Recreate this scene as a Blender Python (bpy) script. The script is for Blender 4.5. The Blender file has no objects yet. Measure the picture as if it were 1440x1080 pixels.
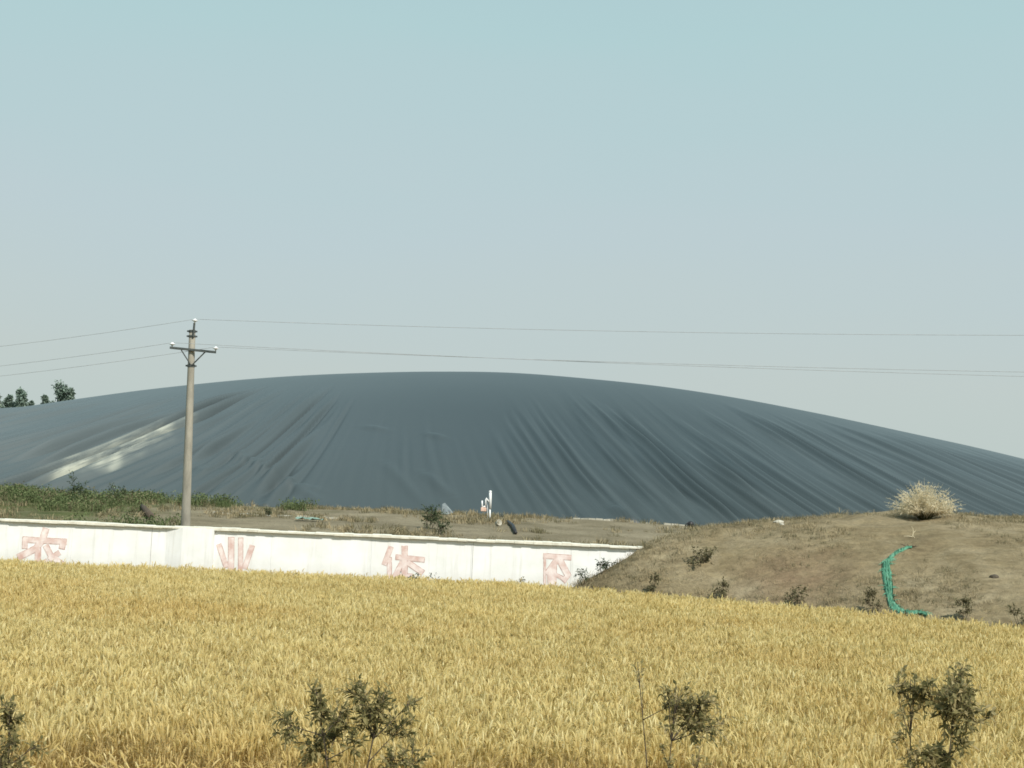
import bpy, math, random
import numpy as np
from mathutils import Vector, Matrix

random.seed(7)
RNG = np.random.default_rng(11)
S = bpy.context.scene
COL = S.collection
V = Vector

# ------------------------------------------------------------------ camera
F_PX, CW, CH = 2000.0, 1440.0, 1080.0
EYE = V((0.0, 0.0, 3.3))
PITCH, ROLL = math.atan(160.0 / F_PX), math.radians(2.5)
Fw = V((0, math.cos(PITCH), math.sin(PITCH)))
R0 = V((1, 0, 0)); U0 = V((0, -math.sin(PITCH), math.cos(PITCH)))
Rt = R0 * math.cos(ROLL) + U0 * math.sin(ROLL)
Up = -R0 * math.sin(ROLL) + U0 * math.cos(ROLL)

def at(px, py, Y):
    """world point at depth Y seen along a photo direction (survey helper)"""
    d = Fw + Rt * ((px - CW / 2) / F_PX) + Up * (-(py - CH / 2) / F_PX)
    return EYE + d * (Y / d.y)

cam_d = bpy.data.cameras.new('camera'); cam = bpy.data.objects.new('camera', cam_d); COL.objects.link(cam)
cam.matrix_world = Matrix.Translation(EYE) @ Matrix((Rt, Up, -Fw)).transposed().to_4x4()
cam_d.sensor_width = 36.0; cam_d.lens = F_PX / CW * 36.0; cam_d.clip_end = 8000; cam_d.clip_start = 0.1
S.camera = cam
S.view_settings.view_transform = 'Standard'; S.view_settings.look = 'None'; S.view_settings.exposure = 0
S.cycles.filter_width = 1.7
S.cycles.max_bounces = 6

# ------------------------------------------------------------------ material helpers
class NT:
    def __init__(s, name):
        s.m = bpy.data.materials.new(name); s.m.use_nodes = True
        s.t = s.m.node_tree; s.t.nodes.clear()
        s.out = s.n('ShaderNodeOutputMaterial'); s.b = s.n('ShaderNodeBsdfPrincipled')
        s.l(s.b.outputs[0], s.out.inputs[0])
    def n(s, k, **kw):
        x = s.t.nodes.new(k)
        for a, b in kw.items(): setattr(x, a, b)
        return x
    def l(s, a, b): s.t.links.new(a, b)
    def coord(s, kind='Object', scale=(1, 1, 1)):
        tc = s.n('ShaderNodeTexCoord'); mp = s.n('ShaderNodeMapping')
        s.l(tc.outputs[kind], mp.inputs[0]); mp.inputs['Scale'].default_value = scale
        return mp.outputs[0]
    def noise(s, vec, scale, detail=4, rough=.55, dist=0.0):
        x = s.n('ShaderNodeTexNoise'); x.inputs['Scale'].default_value = scale
        x.inputs['Detail'].default_value = detail; x.inputs['Roughness'].default_value = rough
        x.inputs['Distortion'].default_value = dist
        if vec is not None: s.l(vec, x.inputs['Vector'])
        return x.outputs['Fac']
    def ramp(s, fac, stops):
        x = s.n('ShaderNodeValToRGB'); e = x.color_ramp.elements
        while len(e) < len(stops): e.new(0.5)
        for i, (p, c) in enumerate(stops):
            e[i].position = p; e[i].color = (*c, 1) if len(c) == 3 else c
        s.l(fac, x.inputs[0]); return x.outputs[0]
    def mix(s, fac, a, b, mode='MIX'):
        x = s.n('ShaderNodeMix', data_type='RGBA', blend_type=mode)
        for v, i in ((fac, 0), (a, 6), (b, 7)):
            if isinstance(v, (int, float)): x.inputs[i].default_value = v
            elif isinstance(v, tuple): x.inputs[i].default_value = (*v, 1)
            else: s.l(v, x.inputs[i])
        return x.outputs[2]
    def math(s, op, a, b=0.0, clamp=False):
        x = s.n('ShaderNodeMath', operation=op); x.use_clamp = clamp
        for v, i in ((a, 0), (b, 1)):
            if isinstance(v, (int, float)): x.inputs[i].default_value = v
            else: s.l(v, x.inputs[i])
        return x.outputs[0]
    def col(s, c):
        if isinstance(c, tuple): s.b.inputs['Base Color'].default_value = (*c, 1)
        else: s.l(c, s.b.inputs['Base Color'])
    def rough(s, r, spec=None):
        if isinstance(r, (int, float)): s.b.inputs['Roughness'].default_value = r
        else: s.l(r, s.b.inputs['Roughness'])
        if spec is not None: s.b.inputs['Specular IOR Level'].default_value = spec
    def bump(s, h, strength=.4, dist=.02):
        x = s.n('ShaderNodeBump'); x.inputs['Strength'].default_value = strength
        x.inputs['Distance'].default_value = dist
        s.l(h, x.inputs['Height']); s.l(x.outputs[0], s.b.inputs['Normal'])
    def translucent(s, color, fac):
        tr = s.n('ShaderNodeBsdfTranslucent')
        if isinstance(color, tuple): tr.inputs[0].default_value = (*color, 1)
        else: s.l(color, tr.inputs[0])
        mx = s.n('ShaderNodeMixShader'); mx.inputs[0].default_value = fac
        s.l(s.b.outputs[0], mx.inputs[1]); s.l(tr.outputs[0], mx.inputs[2]); s.l(mx.outputs[0], s.out.inputs[0])

def simple(name, c1, c2, scale=6.0, rough=.8, spec=.3, bump=0.0, coord='Object', bdist=.01):
    t = NT(name); v = t.coord(coord); f = t.noise(v, scale)
    t.col(t.ramp(f, [(.32, c1), (.68, c2)])); t.rough(rough, spec)
    if bump: t.bump(f, bump, bdist)
    return t.m

def leafmat(name, cols, spec=.08, rough=.7, trans=.25):
    """per-leaf / per-instance colour"""
    t = NT(name)
    oi = t.n('ShaderNodeObjectInfo'); g = t.n('ShaderNodeNewGeometry')
    f1 = t.math('ADD', t.math('MULTIPLY', g.outputs['Random Per Island'], .65), t.math('MULTIPLY', oi.outputs['Random'], .35))
    n = len(cols)
    c = t.ramp(f1, [(0.05 + .9 * i / (n - 1), cols[i]) for i in range(n)])
    big = t.noise(t.coord('Object'), 1.3, 2)
    c = t.mix(t.math('MULTIPLY', big, .5), c, (0.0, 0.0, 0.0), 'MIX') if False else c
    t.col(c); t.rough(rough, spec); t.translucent(c, trans)
    return t.m

# ------------------------------------------------------------------ mesh helpers
class MB:
    def __init__(s): s.v = []; s.f = []; s.mi = []
    def add(s, vs, fs, mi=0):
        o = len(s.v); s.v += [tuple(v) for v in vs]; s.f += [tuple(o + i for i in f) for f in fs]; s.mi += [mi] * len(fs)
    def tube(s, pts, rad, n=6, mi=0, cap=True):
        pts = [V(p) for p in pts]; m = len(pts)
        if not isinstance(rad, (list, tuple)): rad = [rad] * m
        t0 = (pts[1] - pts[0]).normalized(); a = V((0, 0, 1)) if abs(t0.z) < .9 else V((1, 0, 0))
        nx = t0.cross(a).normalized(); vs = []
        for i, p in enumerate(pts):
            t = (pts[min(i + 1, m - 1)] - pts[max(i - 1, 0)]).normalized()
            nx = (nx - t * nx.dot(t)); nx = nx.normalized() if nx.length > 1e-6 else t.orthogonal().normalized()
            ny = t.cross(nx)
            for k in range(n):
                an = 2 * math.pi * k / n; vs.append(p + (nx * math.cos(an) + ny * math.sin(an)) * rad[i])
        fs = [(i * n + k, i * n + (k + 1) % n, (i + 1) * n + (k + 1) % n, (i + 1) * n + k) for i in range(m - 1) for k in range(n)]
        if cap: fs += [tuple(range(n))[::-1], tuple((m - 1) * n + k for k in range(n))]
        s.add(vs, fs, mi)
    def lathe(s, prof, c=(0, 0, 0), n=16, mi=0):
        c = V(c); vs = []; m = len(prof)
        for r, z in prof:
            for k in range(n):
                a = 2 * math.pi * k / n; vs.append(c + V((r * math.cos(a), r * math.sin(a), z)))
        fs = [(i * n + k, i * n + (k + 1) % n, (i + 1) * n + (k + 1) % n, (i + 1) * n + k) for i in range(m - 1) for k in range(n)]
        fs += [tuple(range(n))[::-1], tuple((m - 1) * n + k for k in range(n))]
        s.add(vs, fs, mi)
    def box(s, c, d, mi=0, bev=0.0, M=None):
        x, y, z = d[0] / 2, d[1] / 2, d[2] / 2; b = bev; c = V(c)
        if b <= 0:
            vs = [V((sx * x, sy * y, sz * z)) for sz in (-1, 1) for sy in (-1, 1) for sx in (-1, 1)]
            fs = [(0, 2, 3, 1), (4, 5, 7, 6), (0, 1, 5, 4), (2, 6, 7, 3), (0, 4, 6, 2), (1, 3, 7, 5)]
        else:
            pr = [(-x + b, -y), (x - b, -y), (x, -y + b), (x, y - b), (x - b, y), (-x + b, y), (-x, y - b), (-x, -y + b)]
            vs = [V((p[0] * (1 - b / x * q), p[1] * (1 - b / y * q), h)) for h, q in ((-z, 1), (-z + b, 0), (z - b, 0), (z, 1)) for p in pr]
            fs = [(i * 8 + k, i * 8 + (k + 1) % 8, (i + 1) * 8 + (k + 1) % 8, (i + 1) * 8 + k) for i in range(3) for k in range(8)]
            fs += [tuple(range(8))[::-1], tuple(24 + k for k in range(8))]
        if M is not None: vs = [M @ v for v in vs]
        s.add([c + v for v in vs], fs, mi)
    def ribbon(s, pts, w, side, mi=0):
        vs = []; m = len(pts)
        for i, p in enumerate(pts):
            ww = w[i] if isinstance(w, (list, tuple)) else w
            p = V(p); vs += [p - side * ww / 2, p + side * ww / 2]
        s.add(vs, [(2 * i, 2 * i + 1, 2 * i + 3, 2 * i + 2) for i in range(m - 1)], mi)
    def mesh(s, name, mats, smooth=False):
        me = bpy.data.meshes.new(name); me.from_pydata(s.v, [], s.f)
        for m in mats: me.materials.append(m)
        if len(mats) > 1: me.polygons.foreach_set('material_index', s.mi)
        if smooth: me.polygons.foreach_set('use_smooth', [True] * len(s.f))
        me.update(); return me
    def build(s, name, mats, parent=None, smooth=False):
        if not isinstance(mats, (list, tuple)): mats = [mats]
        o = bpy.data.objects.new(name, s.mesh(name, mats, smooth)); COL.objects.link(o)
        if parent: o.parent = parent
        return o

def tag(o, label=None, cat=None, group=None, kind=None):
    if label: o['label'] = label
    if cat: o['category'] = cat
    if group: o['group'] = group
    if kind: o['kind'] = kind
    return o
def thing(name, loc, label, cat, group=None, rz=0.0):
    o = bpy.data.objects.new(name, None); COL.objects.link(o); o.location = loc; o.rotation_euler = (0, 0, rz)
    o.empty_display_size = .2
    return tag(o, label, cat, group)

# numpy value noise
def vnoise(x, y, seed=0):
    xi = np.floor(x).astype(np.int64); yi = np.floor(y).astype(np.int64); fx = x - xi; fy = y - yi
    fx = fx * fx * (3 - 2 * fx); fy = fy * fy * (3 - 2 * fy)
    def h(a, b):
        n = (a * 374761393 + b * 668265263 + seed * 1274126177) & 0xffffffff
        n = ((n ^ (n >> 13)) * 1274126177) & 0xffffffff
        return ((n ^ (n >> 16)) & 0xffff) / 65535.0
    return (h(xi, yi) * (1 - fx) + h(xi + 1, yi) * fx) * (1 - fy) + (h(xi, yi + 1) * (1 - fx) + h(xi + 1, yi + 1) * fx) * fy
def fbm(x, y, seed=0, o=4):
    r = 0; a = .5
    for i in range(o): r = r + a * (vnoise(x * 2 ** i, y * 2 ** i, seed + i) - .5); a *= .5
    return r
def sstep(a, b, x):
    t = np.clip((x - a) / (b - a), 0, 1); return t * t * (3 - 2 * t)

def grid_object(name, xs, ys, zf, mat, parent=None, link=True, uvf=None):
    X, Y = np.meshgrid(xs, ys); Z = zf(X, Y); nx, ny = len(xs), len(ys)
    co = np.stack([X, Y, Z], -1).reshape(-1, 3).astype(np.float32)
    i = np.arange((ny - 1) * (nx - 1)); r = i // (nx - 1); c = i % (nx - 1); a = r * nx + c
    q = np.stack([a, a + 1, a + nx + 1, a + nx], -1).astype(np.int32)
    me = bpy.data.meshes.new(name); me.vertices.add(len(co)); me.vertices.foreach_set('co', co.ravel())
    me.loops.add(q.size); me.loops.foreach_set('vertex_index', q.ravel())
    me.polygons.add(len(q)); me.polygons.foreach_set('loop_start', np.arange(0, q.size, 4, dtype=np.int32))
    me.polygons.foreach_set('loop_total', np.full(len(q), 4, dtype=np.int32))
    me.update(calc_edges=True); me.polygons.foreach_set('use_smooth', [True] * len(q))
    if uvf is not None:
        uv = me.uv_layers.new(name='UVMap'); u = uvf(X, Y).reshape(-1, 2)
        uv.data.foreach_set('uv', u[q.ravel()].astype(np.float32).ravel())
    me.materials.append(mat)
    o = bpy.data.objects.new(name, me)
    if link: COL.objects.link(o)
    if parent: o.parent = parent
    return o

# ------------------------------------------------------------------ terrain heights
WALL_Y = 43.0
def ground_z(x, y):
    x = np.asarray(x, float); y = np.asarray(y, float)
    z = 1.55 * (1 - sstep(2.0, 7.5, y))
    back = 1.42 + (2.34 - 1.42) * np.clip((y - 46) / (68 - 46), 0, 1) ** .85 + .0
    back = back + .34 * fbm(x / 5.0, y / 5.0, 3, 4) * sstep(46, 52, y) * (1 - sstep(68, 74, y)) + .10 * fbm(x / 1.2, y / 1.2, 8, 3)
    back = back * (1 - sstep(69, 77, y)) + 2.12 * sstep(69, 77, y)
    return z + back * sstep(43.25, 45.2, y) + .05 * fbm(x / 3, y / 3, 5, 3) * (1 - sstep(43, 44, y)) * sstep(6, 9, y)
MX = [0.6, 1.6, 2.6, 3.3, 3.95, 5.0, 7.0, 10.0, 12.7, 17.3, 26.0, 45.0]
MH = [0.0, .55, 1.15, 1.6, 2.02, 2.42, 2.82, 3.22, 3.58, 3.50, 3.3, 3.0]
MXF = [0.6, 1.6, 6, 12.2, 18, 30, 45]; MFF = [41.4, 40.6, 38.0, 33.6, 30.0, 26.0, 24]
MXC = [0.6, 3, 4, 6, 9, 12, 20, 45]; MYC = [42.2, 42.7, 43.1, 43.9, 45.0, 46.0, 47.5, 48]
def mound_z(x, y):
    h = np.interp(x, MX, MH); yf = np.interp(x, MXF, MFF) + .6 * fbm(x / 2.5, y * 0, 21); yc = np.interp(x, MXC, MYC)
    t = (y - yf) / (yc - yf)
    front = np.sin(np.clip(t, 0, 1) * math.pi / 2) ** 1.05
    wb = 5.5 + .25 * np.clip(x, 0, 20)
    tb = np.clip((y - yc) / wb, 0, 1); back = np.cos(tb * math.pi / 2) ** 1.5
    z = h * np.where(t < 1, front, back)
    m = np.clip(z / 1.5, 0, 1)
    z = z + m * (.55 * fbm(x / 3.2, y / 3.2, 31, 4) + .16 * fbm(x / .7, y / .7, 41, 3))
    return z - .12 - .3 * (t < -.02)
def surf(x, y):
    """highest terrain at x,y"""
    g = float(ground_z(x, y)); m = float(mound_z(np.float64(x), np.float64(y)))
    return max(g, m) if (0.4 < x < 45 and y > 24) else g

# ------------------------------------------------------------------ materials: terrain
t = NT('soil_ground'); v = t.coord('Object')
base = t.ramp(t.noise(v, .35, 6, .6), [(.3, (.13, .11, .068)), (.5, (.19, .16, .105)), (.7, (.25, .215, .145))])
green = t.ramp(t.noise(v, .9, 5), [(.3, (.05, .065, .022)), (.7, (.11, .115, .045))])
sx = t.n('ShaderNodeSeparateXYZ'); t.l(v, sx.inputs[0])
gm = t.math('ADD', t.math('MULTIPLY', t.math('SUBTRACT', -11.0, sx.outputs[0]), .10), t.math('MULTIPLY', t.math('SUBTRACT', t.noise(v, .28, 4), .5), 2.6), clamp=True)
fine = t.noise(v, 6, 5, .7)
c = t.mix(gm, base, green)
c = t.mix(.55, c, t.ramp(fine, [(.3, (.35, .35, .35)), (.7, (1.0, 1.0, 1.0))]), 'MULTIPLY')
c = t.mix(1.0, c, (1.3, 1.3, 1.3), 'MULTIPLY')
t.col(c); t.rough(.95, .1); t.bump(t.noise(v, 3.5, 7, .65), .8, .15); M_GROUND = t.m

t = NT('mound_soil'); v = t.coord('Object', (1, 1, 1.6))
c = t.ramp(t.noise(v, .55, 7, .62, .6), [(.28, (.17, .130, .075)), (.45, (.235, .187, .108)), (.6, (.28, .228, .140)), (.78, (.35, .295, .19))])
mp = t.n('ShaderNodeVectorMath', operation='DISTANCE'); t.l(t.coord('Object'), mp.inputs[0]); mp.inputs[1].default_value = (8.0, 39.5, 1.6)
red = t.math('MULTIPLY', t.math('SUBTRACT', 1.0, t.math('DIVIDE', mp.outputs['Value'], 2.3), True), t.noise(v, 2.0, 4))
c = t.mix(t.math('MULTIPLY', red, .9, True), c, (.27, .175, .115))
c = t.mix(.5, c, t.ramp(t.noise(v, 7, 5, .7), [(.3, (.45, .45, .45)), (.7, (1.1, 1.1, 1.1))]), 'MULTIPLY')
c = t.mix(.6, c, t.ramp(t.noise(t.coord('Object', (.6, 1.4, 2.2)), 2.2, 6, .7, .8), [(.32, (.62, .6, .56)), (.5, (1, 1, 1)), (.68, (1.28, 1.26, 1.2))]), 'MULTIPLY')
t.col(c); t.rough(.95, .1); t.bump(t.noise(v, 2.6, 8, .72, .4), .8, .14); M_MOUND = t.m

# ------------------------------------------------------------------ ground sheet
xs = np.concatenate([[-4000, -1500, -600, -300, -160, -100, -70], np.arange(-50, 50.01, .4), [70, 100, 160, 300, 600, 1500, 4000]])
ys = np.concatenate([[-3000, -800, -200, -60, -20, -6], np.arange(0, 42.9, .6), np.arange(43.0, 80, .35), [84, 90, 100, 130, 180, 260, 400, 800, 2000, 6000]])
tag(grid_object('ground', xs, ys, lambda X, Y: ground_z(X, Y), M_GROUND), kind='structure')
mound = grid_object('earth_mound', np.arange(.6, 45, .16), np.arange(23, 60, .16), mound_z, M_MOUND)
tag(mound, kind='structure')

# ------------------------------------------------------------------ membrane cover
DX, DY, DA, DB, DH, DZ = -.8, 121.0, 70.0, 42.0, 11.6, 2.05
def dome_base(x, y):
    u = np.clip(np.abs(x - DX) / DA, 0, 1); w = np.clip(np.abs(y - DY) / DB, 0, 1)
    A = np.cos(u * math.pi / 2) ** 1.2; B = np.cos(w * math.pi / 2) ** 1.0
    A = A * (1 - .0) ; return DZ + DH * A * B
def dome_s(x, y):
    """fold coordinate: constant along a fold running down the flank"""
    h = dome_base(x, y) - DZ
    g = np.interp(x, [-60, -30, -20, -12, -9, -5, 0, 8, 20, 30, 60], [-2.3, -2.0, -1.5, -.5, .05, .5, .75, 1.0, 1.3, 1.6, 2.0])
    return x + g * h * (1 - .012 * h)
def dome_z(x, y):
    z = dome_base(x, y); s = dome_s(x, y); h = z - DZ
    side = np.interp(x, [-22, -15, -12, -8, -3, 2, 8], [1.15, .85, .15, .03, .12, .6, 1.0])
    topn = 4.5 + 5.0 * vnoise(s * .55, s * 0, 77) + np.clip(np.abs(x) - 15, 0, 20) * .12
    mask = sstep(.0, .8, h) * (1 - sstep(topn - 3.0, topn + .5, h)) * (.25 + .9 * sstep(.3, .7, vnoise(s * .35, h * .16, 79)))
    def ridge(f, seed, yl):
        n = vnoise(s * f, h * yl, seed); n2 = vnoise(s * f * 1.9 + 5, h * yl * 1.5, seed + 9)
        r = 1 - np.abs(2 * (n * .7 + n2 * .3) - 1); return r ** 3
    w = .20 * ridge(.62, 101, .05) + .14 * ridge(1.35, 131, .07) + .05 * ridge(2.9, 151, .09)
    fade = 1 - sstep(96, 110, y)
    z = z + (w * mask + .03 * ridge(.8, 171, .04)) * side * fade
    rg = np.random.default_rng(5); sk = -75.0
    while sk < 80:
        wd = rg.uniform(.16, .42); am = rg.uniform(.05, .22) * (1.8 if rg.random() < .3 else 1.0); h1 = rg.uniform(4.0, 8.5); h0 = rg.uniform(-1.5, 2.0)
        if abs(sk + 7) < 6: am *= .2
        elif abs(sk + 2) < 5: am *= .5
        if sk < -13: am *= 1.9; wd *= 1.15; h1 += 1.5
        band_ = np.abs(s - sk) < 4 * wd
        if band_.any():
            sb = s[band_] - sk; hb = h[band_]
            prof = np.exp(-(sb / wd) ** 2) - .7 * np.exp(-((sb - wd * 1.6) / (wd * .8)) ** 2)
            ln = sstep(h0 - .1, h0 + 1.5, hb) * (1 - sstep(h1 - 3.5, h1, hb))
            z[band_] += am * prof * ln * fade[band_]
        sk += rg.uniform(.5, 1.35)
    z = z + .22 * fbm(x / 12, y / 9, 61, 2)
    # crossing creases in the smooth part near the pole
    for (x0, y0, x1, y1, h, wd) in CREASES:
        L = math.hypot(x1 - x0, y1 - y0); tt = np.clip(((x - x0) * (x1 - x0) + (y - y0) * (y1 - y0)) / L ** 2, 0, 1)
        dist = np.hypot(x - (x0 + tt * (x1 - x0)), y - (y0 + tt * (y1 - y0)))
        z = z + h * np.exp(-(dist / wd) ** 2) * np.sin(np.clip(tt, .02, .98) * math.pi) ** .5
    return z
def dome_hit(px, py):
    d = at(px, py, 10.0) - EYE; d = d / d.y
    for Y in np.arange(79.0, 125, .1):
        if 3.3 + d.z * Y <= dome_base(d.x * Y, Y) and Y > 79.2: return (d.x * Y, Y)
    return (d.x * 80, 80.0)
CREASES = []
for a, b, h in (((318, 640), (385, 672), .16), ((385, 672), (450, 705), .14), ((372, 704), (402, 682), .13), ((402, 682), (450, 690), .10),
                ((268, 655), (290, 668), .10), ((255, 680), (300, 660), .08), ((595, 665), (635, 700), .14), ((540, 650), (600, 715), .10), ((858, 715), (890, 738), .18),
                ((510, 600), (545, 606), .1), ((600, 610), (625, 618), .12)):
    p, q = dome_hit(*a), dome_hit(*b); CREASES.append((p[0], p[1], q[0], q[1], h * 1.2, .40))

t = NT('black_liner'); uvc = t.n('ShaderNodeUVMap'); 
mpa = t.n('ShaderNodeMapping'); mpa.inputs['Scale'].default_value = (1.0, .06, 1); t.l(uvc.outputs[0], mpa.inputs[0])
n1 = t.noise(mpa.outputs[0], 1.1, 5, .62); n2 = t.noise(mpa.outputs[0], 3.4, 4, .6)
ov = t.coord('Object'); big = t.noise(ov, .05, 3)
c = t.ramp(n1, [(.28, (.026, .037, .040)), (.5, (.033, .045, .048)), (.75, (.052, .066, .068))])
fo = t.n('ShaderNodeAttribute'); fo.attribute_name = 'folded'; fof = fo.outputs['Fac']
c = t.mix(t.math('SUBTRACT', 1.0, fof), c, (.034, .046, .050))
c = t.mix(t.math('MULTIPLY', fof, .25), c, t.ramp(n2, [(.35, (.65, .65, .65)), (.65, (1.1, 1.1, 1.1))]), 'MULTIPLY')
sx = t.n('ShaderNodeSeparateXYZ'); t.l(ov, sx.inputs[0])
side = t.math('DIVIDE', t.math('ABSOLUTE', t.math('ADD', sx.outputs[0], -6.0)), 40.0, True)
# painted haze lightens the flanks and crown; grey-green tint towards the foot
c = t.mix(t.math('MULTIPLY', t.math('POWER', side, 1.5), .7, True), c, (.115, .138, .142))
crown = t.math('DIVIDE', t.math('SUBTRACT', sx.outputs[2], 9.0), 7.0, True)
c = t.mix(t.math('MULTIPLY', crown, .35), c, (.10, .124, .128))
foot = t.math('DIVIDE', t.math('SUBTRACT', 6.2, sx.outputs[2]), 5.0, True)
c = t.mix(t.math('MULTIPLY', foot, .55), c, (.046, .055, .051))
c = t.mix(t.math('MULTIPLY', t.math('SUBTRACT', big, .35), .6, True), c, (.034, .047, .052))
at_ = t.n('ShaderNodeAttribute'); at_.attribute_name = 'mud'
mudn = t.math('MULTIPLY', at_.outputs['Fac'], t.ramp(t.noise(mpa.outputs[0], 2.2, 6, .75), [(.40, (.0, .0, .0)), (.56, (1, 1, 1))]), True)
c = t.mix(mudn, c, (.35, .355, .29))
t.col(c); t.rough(.50, .42)
c = t.mix(1.0, c, (1.12, 1.12, 1.12), 'MULTIPLY'); t.col(c)
t.bump(t.math('MULTIPLY', fof, t.math('ADD', n2, t.noise(mpa.outputs[0], 8, 3))), .22, .10); M_LINER = t.m

xs = np.concatenate([np.arange(-DA, -44, .6), np.arange(-44, 46, .10), np.arange(46, DA + .01, .6)])
ys = np.concatenate([[DY - DB - .02], np.concatenate([np.arange(DY - DB, DY - 22, .10), np.arange(DY - 22, DY - 10, .25)]), np.arange(DY - 10, DY + DB + .1, .8)])
def dz(X, Y):
    z = dome_z(X, Y); e = np.minimum(sstep(0, .4, DB - np.abs(Y - DY)), sstep(0, .8, DA - np.abs(X - DX)))
    return z * e + 1.7 * (1 - e)
cover = grid_object('membrane_cover', xs, ys, dz, M_LINER, uvf=lambda X, Y: np.stack([dome_s(X, Y), (dome_base(X, Y) - DZ) * 2], -1))
tag(cover, 'huge black inflated gas storage membrane with wrinkled sides swelling behind the wall', 'membrane cover')
X, Y = np.meshgrid(xs, ys); mud = np.zeros_like(X)
for pts, wd, st in (([(80, 675), (105, 663), (160, 640), (232, 613)], .75, 1.0), ([(95, 668), (150, 662), (190, 640), (226, 624)], .55, 1.0),
                (([(100, 666), (140, 650), (210, 620)]), 1.1, .45), ([(232, 613), (262, 600)], .7, .3)):
    hp = [dome_hit(*p) for p in pts]
    for (x0, y0), (x1, y1) in zip(hp[:-1], hp[1:]):
        L2 = (x1 - x0) ** 2 + (y1 - y0) ** 2; tt = np.clip(((X - x0) * (x1 - x0) + (Y - y0) * (y1 - y0)) / L2, 0, 1)
        dist = np.hypot(X - (x0 + tt * (x1 - x0)), Y - (y0 + tt * (y1 - y0)))
        mud = np.maximum(mud, st * np.exp(-(dist / wd) ** 2) * (.35 + .9 * vnoise(X * 2.2, Y * 1.3, 303)))
fa = cover.data.attributes.new('folded', 'FLOAT', 'POINT')
fa.data.foreach_set('value', (np.interp(X, [-22, -16, -13, -9, -3, 2, 8], [1.0, .8, .1, .0, .05, .5, 1.0]) * (1 - .75 * sstep(.55, .85, np.cos(np.clip(np.abs(Y - DY) / DB, 0, 1) * math.pi / 2)))).ravel().astype(np.float32))
a = cover.data.attributes.new('mud', 'FLOAT', 'POINT'); a.data.foreach_set('value', mud.ravel().astype(np.float32))

# pale kerb along the foot of the cover
M_CONC = simple('pale_concrete', (.34, .32, .26), (.50, .48, .40), 5, .9, .2, .3)
def strip(name, p0, p1, Y, w, h, n, lab, cat, mat=M_CONC, zoff=.0):
    m = MB()
    A = at(p0[0], p0[1], Y); B = at(p1[0], p1[1], Y); pts = []
    for i in range(n + 1):
        x = A.x + (B.x - A.x) * i / n; y = Y + random.uniform(-.12, .12); z = surf(x, y) + random.uniform(-.03, .03) + zoff
        pts.append((x, y, z))
    for i in range(n):
        if random.random() < .12: continue
        a_, b_ = V(pts[i]), V(pts[i + 1]); dd = h * random.uniform(.7, 1.2)
        vs = [a_ + V((0, -w / 2, -.15)), b_ + V((-.03, -w / 2, -.15)), b_ + V((-.03, -w / 2, dd)), a_ + V((0, -w / 2, dd)),
              a_ + V((0, w / 2, -.15)), b_ + V((-.03, w / 2, -.15)), b_ + V((-.03, w / 2, dd)), a_ + V((0, w / 2, dd))]
        m.add(vs, [(0, 1, 2, 3), (7, 6, 5, 4), (3, 2, 6, 7), (0, 3, 7, 4), (1, 5, 6, 2)])
    return tag(m.build(name, mat), lab, cat)

strip('concrete_kerb', (795, 735), (965, 745), 70, .3, .09, 16, 'low pale concrete kerb at the membrane foot beside the earth mound', 'kerb')
strip('concrete_kerb', (300, 722), (500, 732), 62, .3, .07, 22, 'broken pale kerb line running right from the utility pole across the bank', 'kerb')
strip('concrete_kerb', (480, 712), (600, 720), 70, .3, .07, 14, 'thin pale kerb at the membrane foot left of the dark bush', 'kerb')

# ------------------------------------------------------------------ wall
t = NT('white_wall_paint'); v = t.coord('Object')
c = t.ramp(t.noise(v, 1.2, 6, .6), [(.3, (.76, .76, .73)), (.6, (.86, .86, .85))])
st = t.noise(t.coord('Object', (5, 1, .35)), 1.3, 4, .6)
c = t.mix(t.ramp(st, [(.54, (0, 0, 0)), (.78, (.5, .5, .5))]), c, (.55, .53, .47))
low = t.n('ShaderNodeSeparateXYZ'); t.l(v, low.inputs[0]); dm = t.math('SUBTRACT', 1.15, low.outputs[2]); dm = t.math('MULTIPLY', t.math('MULTIPLY', dm, t.noise(v, 2.5, 6, .7)), 1.3, True)
c = t.mix(dm, c, (.50, .46, .38))
t.col(c); t.rough(.9, .2); t.bump(t.noise(v, 9, 4), .15, .01); M_WALL = t.m
M_COPE = simple('weathered_coping', (.60, .57, .47), (.80, .77, .66), 3.5, .9, .2, .4)
M_SEAM = simple('wall_seam', (.45, .44, .42), (.62, .61, .58), 4, .9, .1)
M_RED = simple('faded_red_outline', (.46, .27, .23), (.78, .66, .62), 7, .9, .1)
M_PINK = simple('faded_pink_fill', (.60, .40, .35), (.86, .79, .76), 3.2, .9, .1)

XL, XR = -34.0, 6.0
wall = thing('boundary_wall', (0, WALL_Y, 0), 'long white painted wall with pale coping and faded red characters behind the wheat', 'wall')
m = MB(); x = XL
while x < XR:
    m.box((x + 1.5 - .002, .12, .97), (2.996, .24, 1.94 + random.uniform(-.008, .008)))
    x += 3.0
wb = m.build('wall_panel', M_WALL, wall)
m = MB(); n = 140
for k in range(n):      # coping in uneven cast lengths
    a0 = XL + (XR - XL) * k / n; a1 = XL + (XR - XL) * (k + 1) / n - .004
    zt = 2.022 + .012 * math.sin(k * .37) + random.uniform(-.010, .010); zb = 1.945 + random.uniform(-.008, .006)
    fr = -.095 + random.uniform(-.014, .01)
    m.add([(a0, fr, zb), (a1, fr, zb), (a1, .31, zb), (a0, .31, zb), (a0, fr, zt - .02), (a1, fr, zt - .02), (a1, .31, zt), (a0, .31, zt)],
          [(0, 3, 2, 1), (4, 5, 6, 7), (0, 1, 5, 4), (1, 2, 6, 5), (2, 3, 7, 6), (3, 0, 4, 7)])
m.build('coping', M_COPE, wall)
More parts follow.
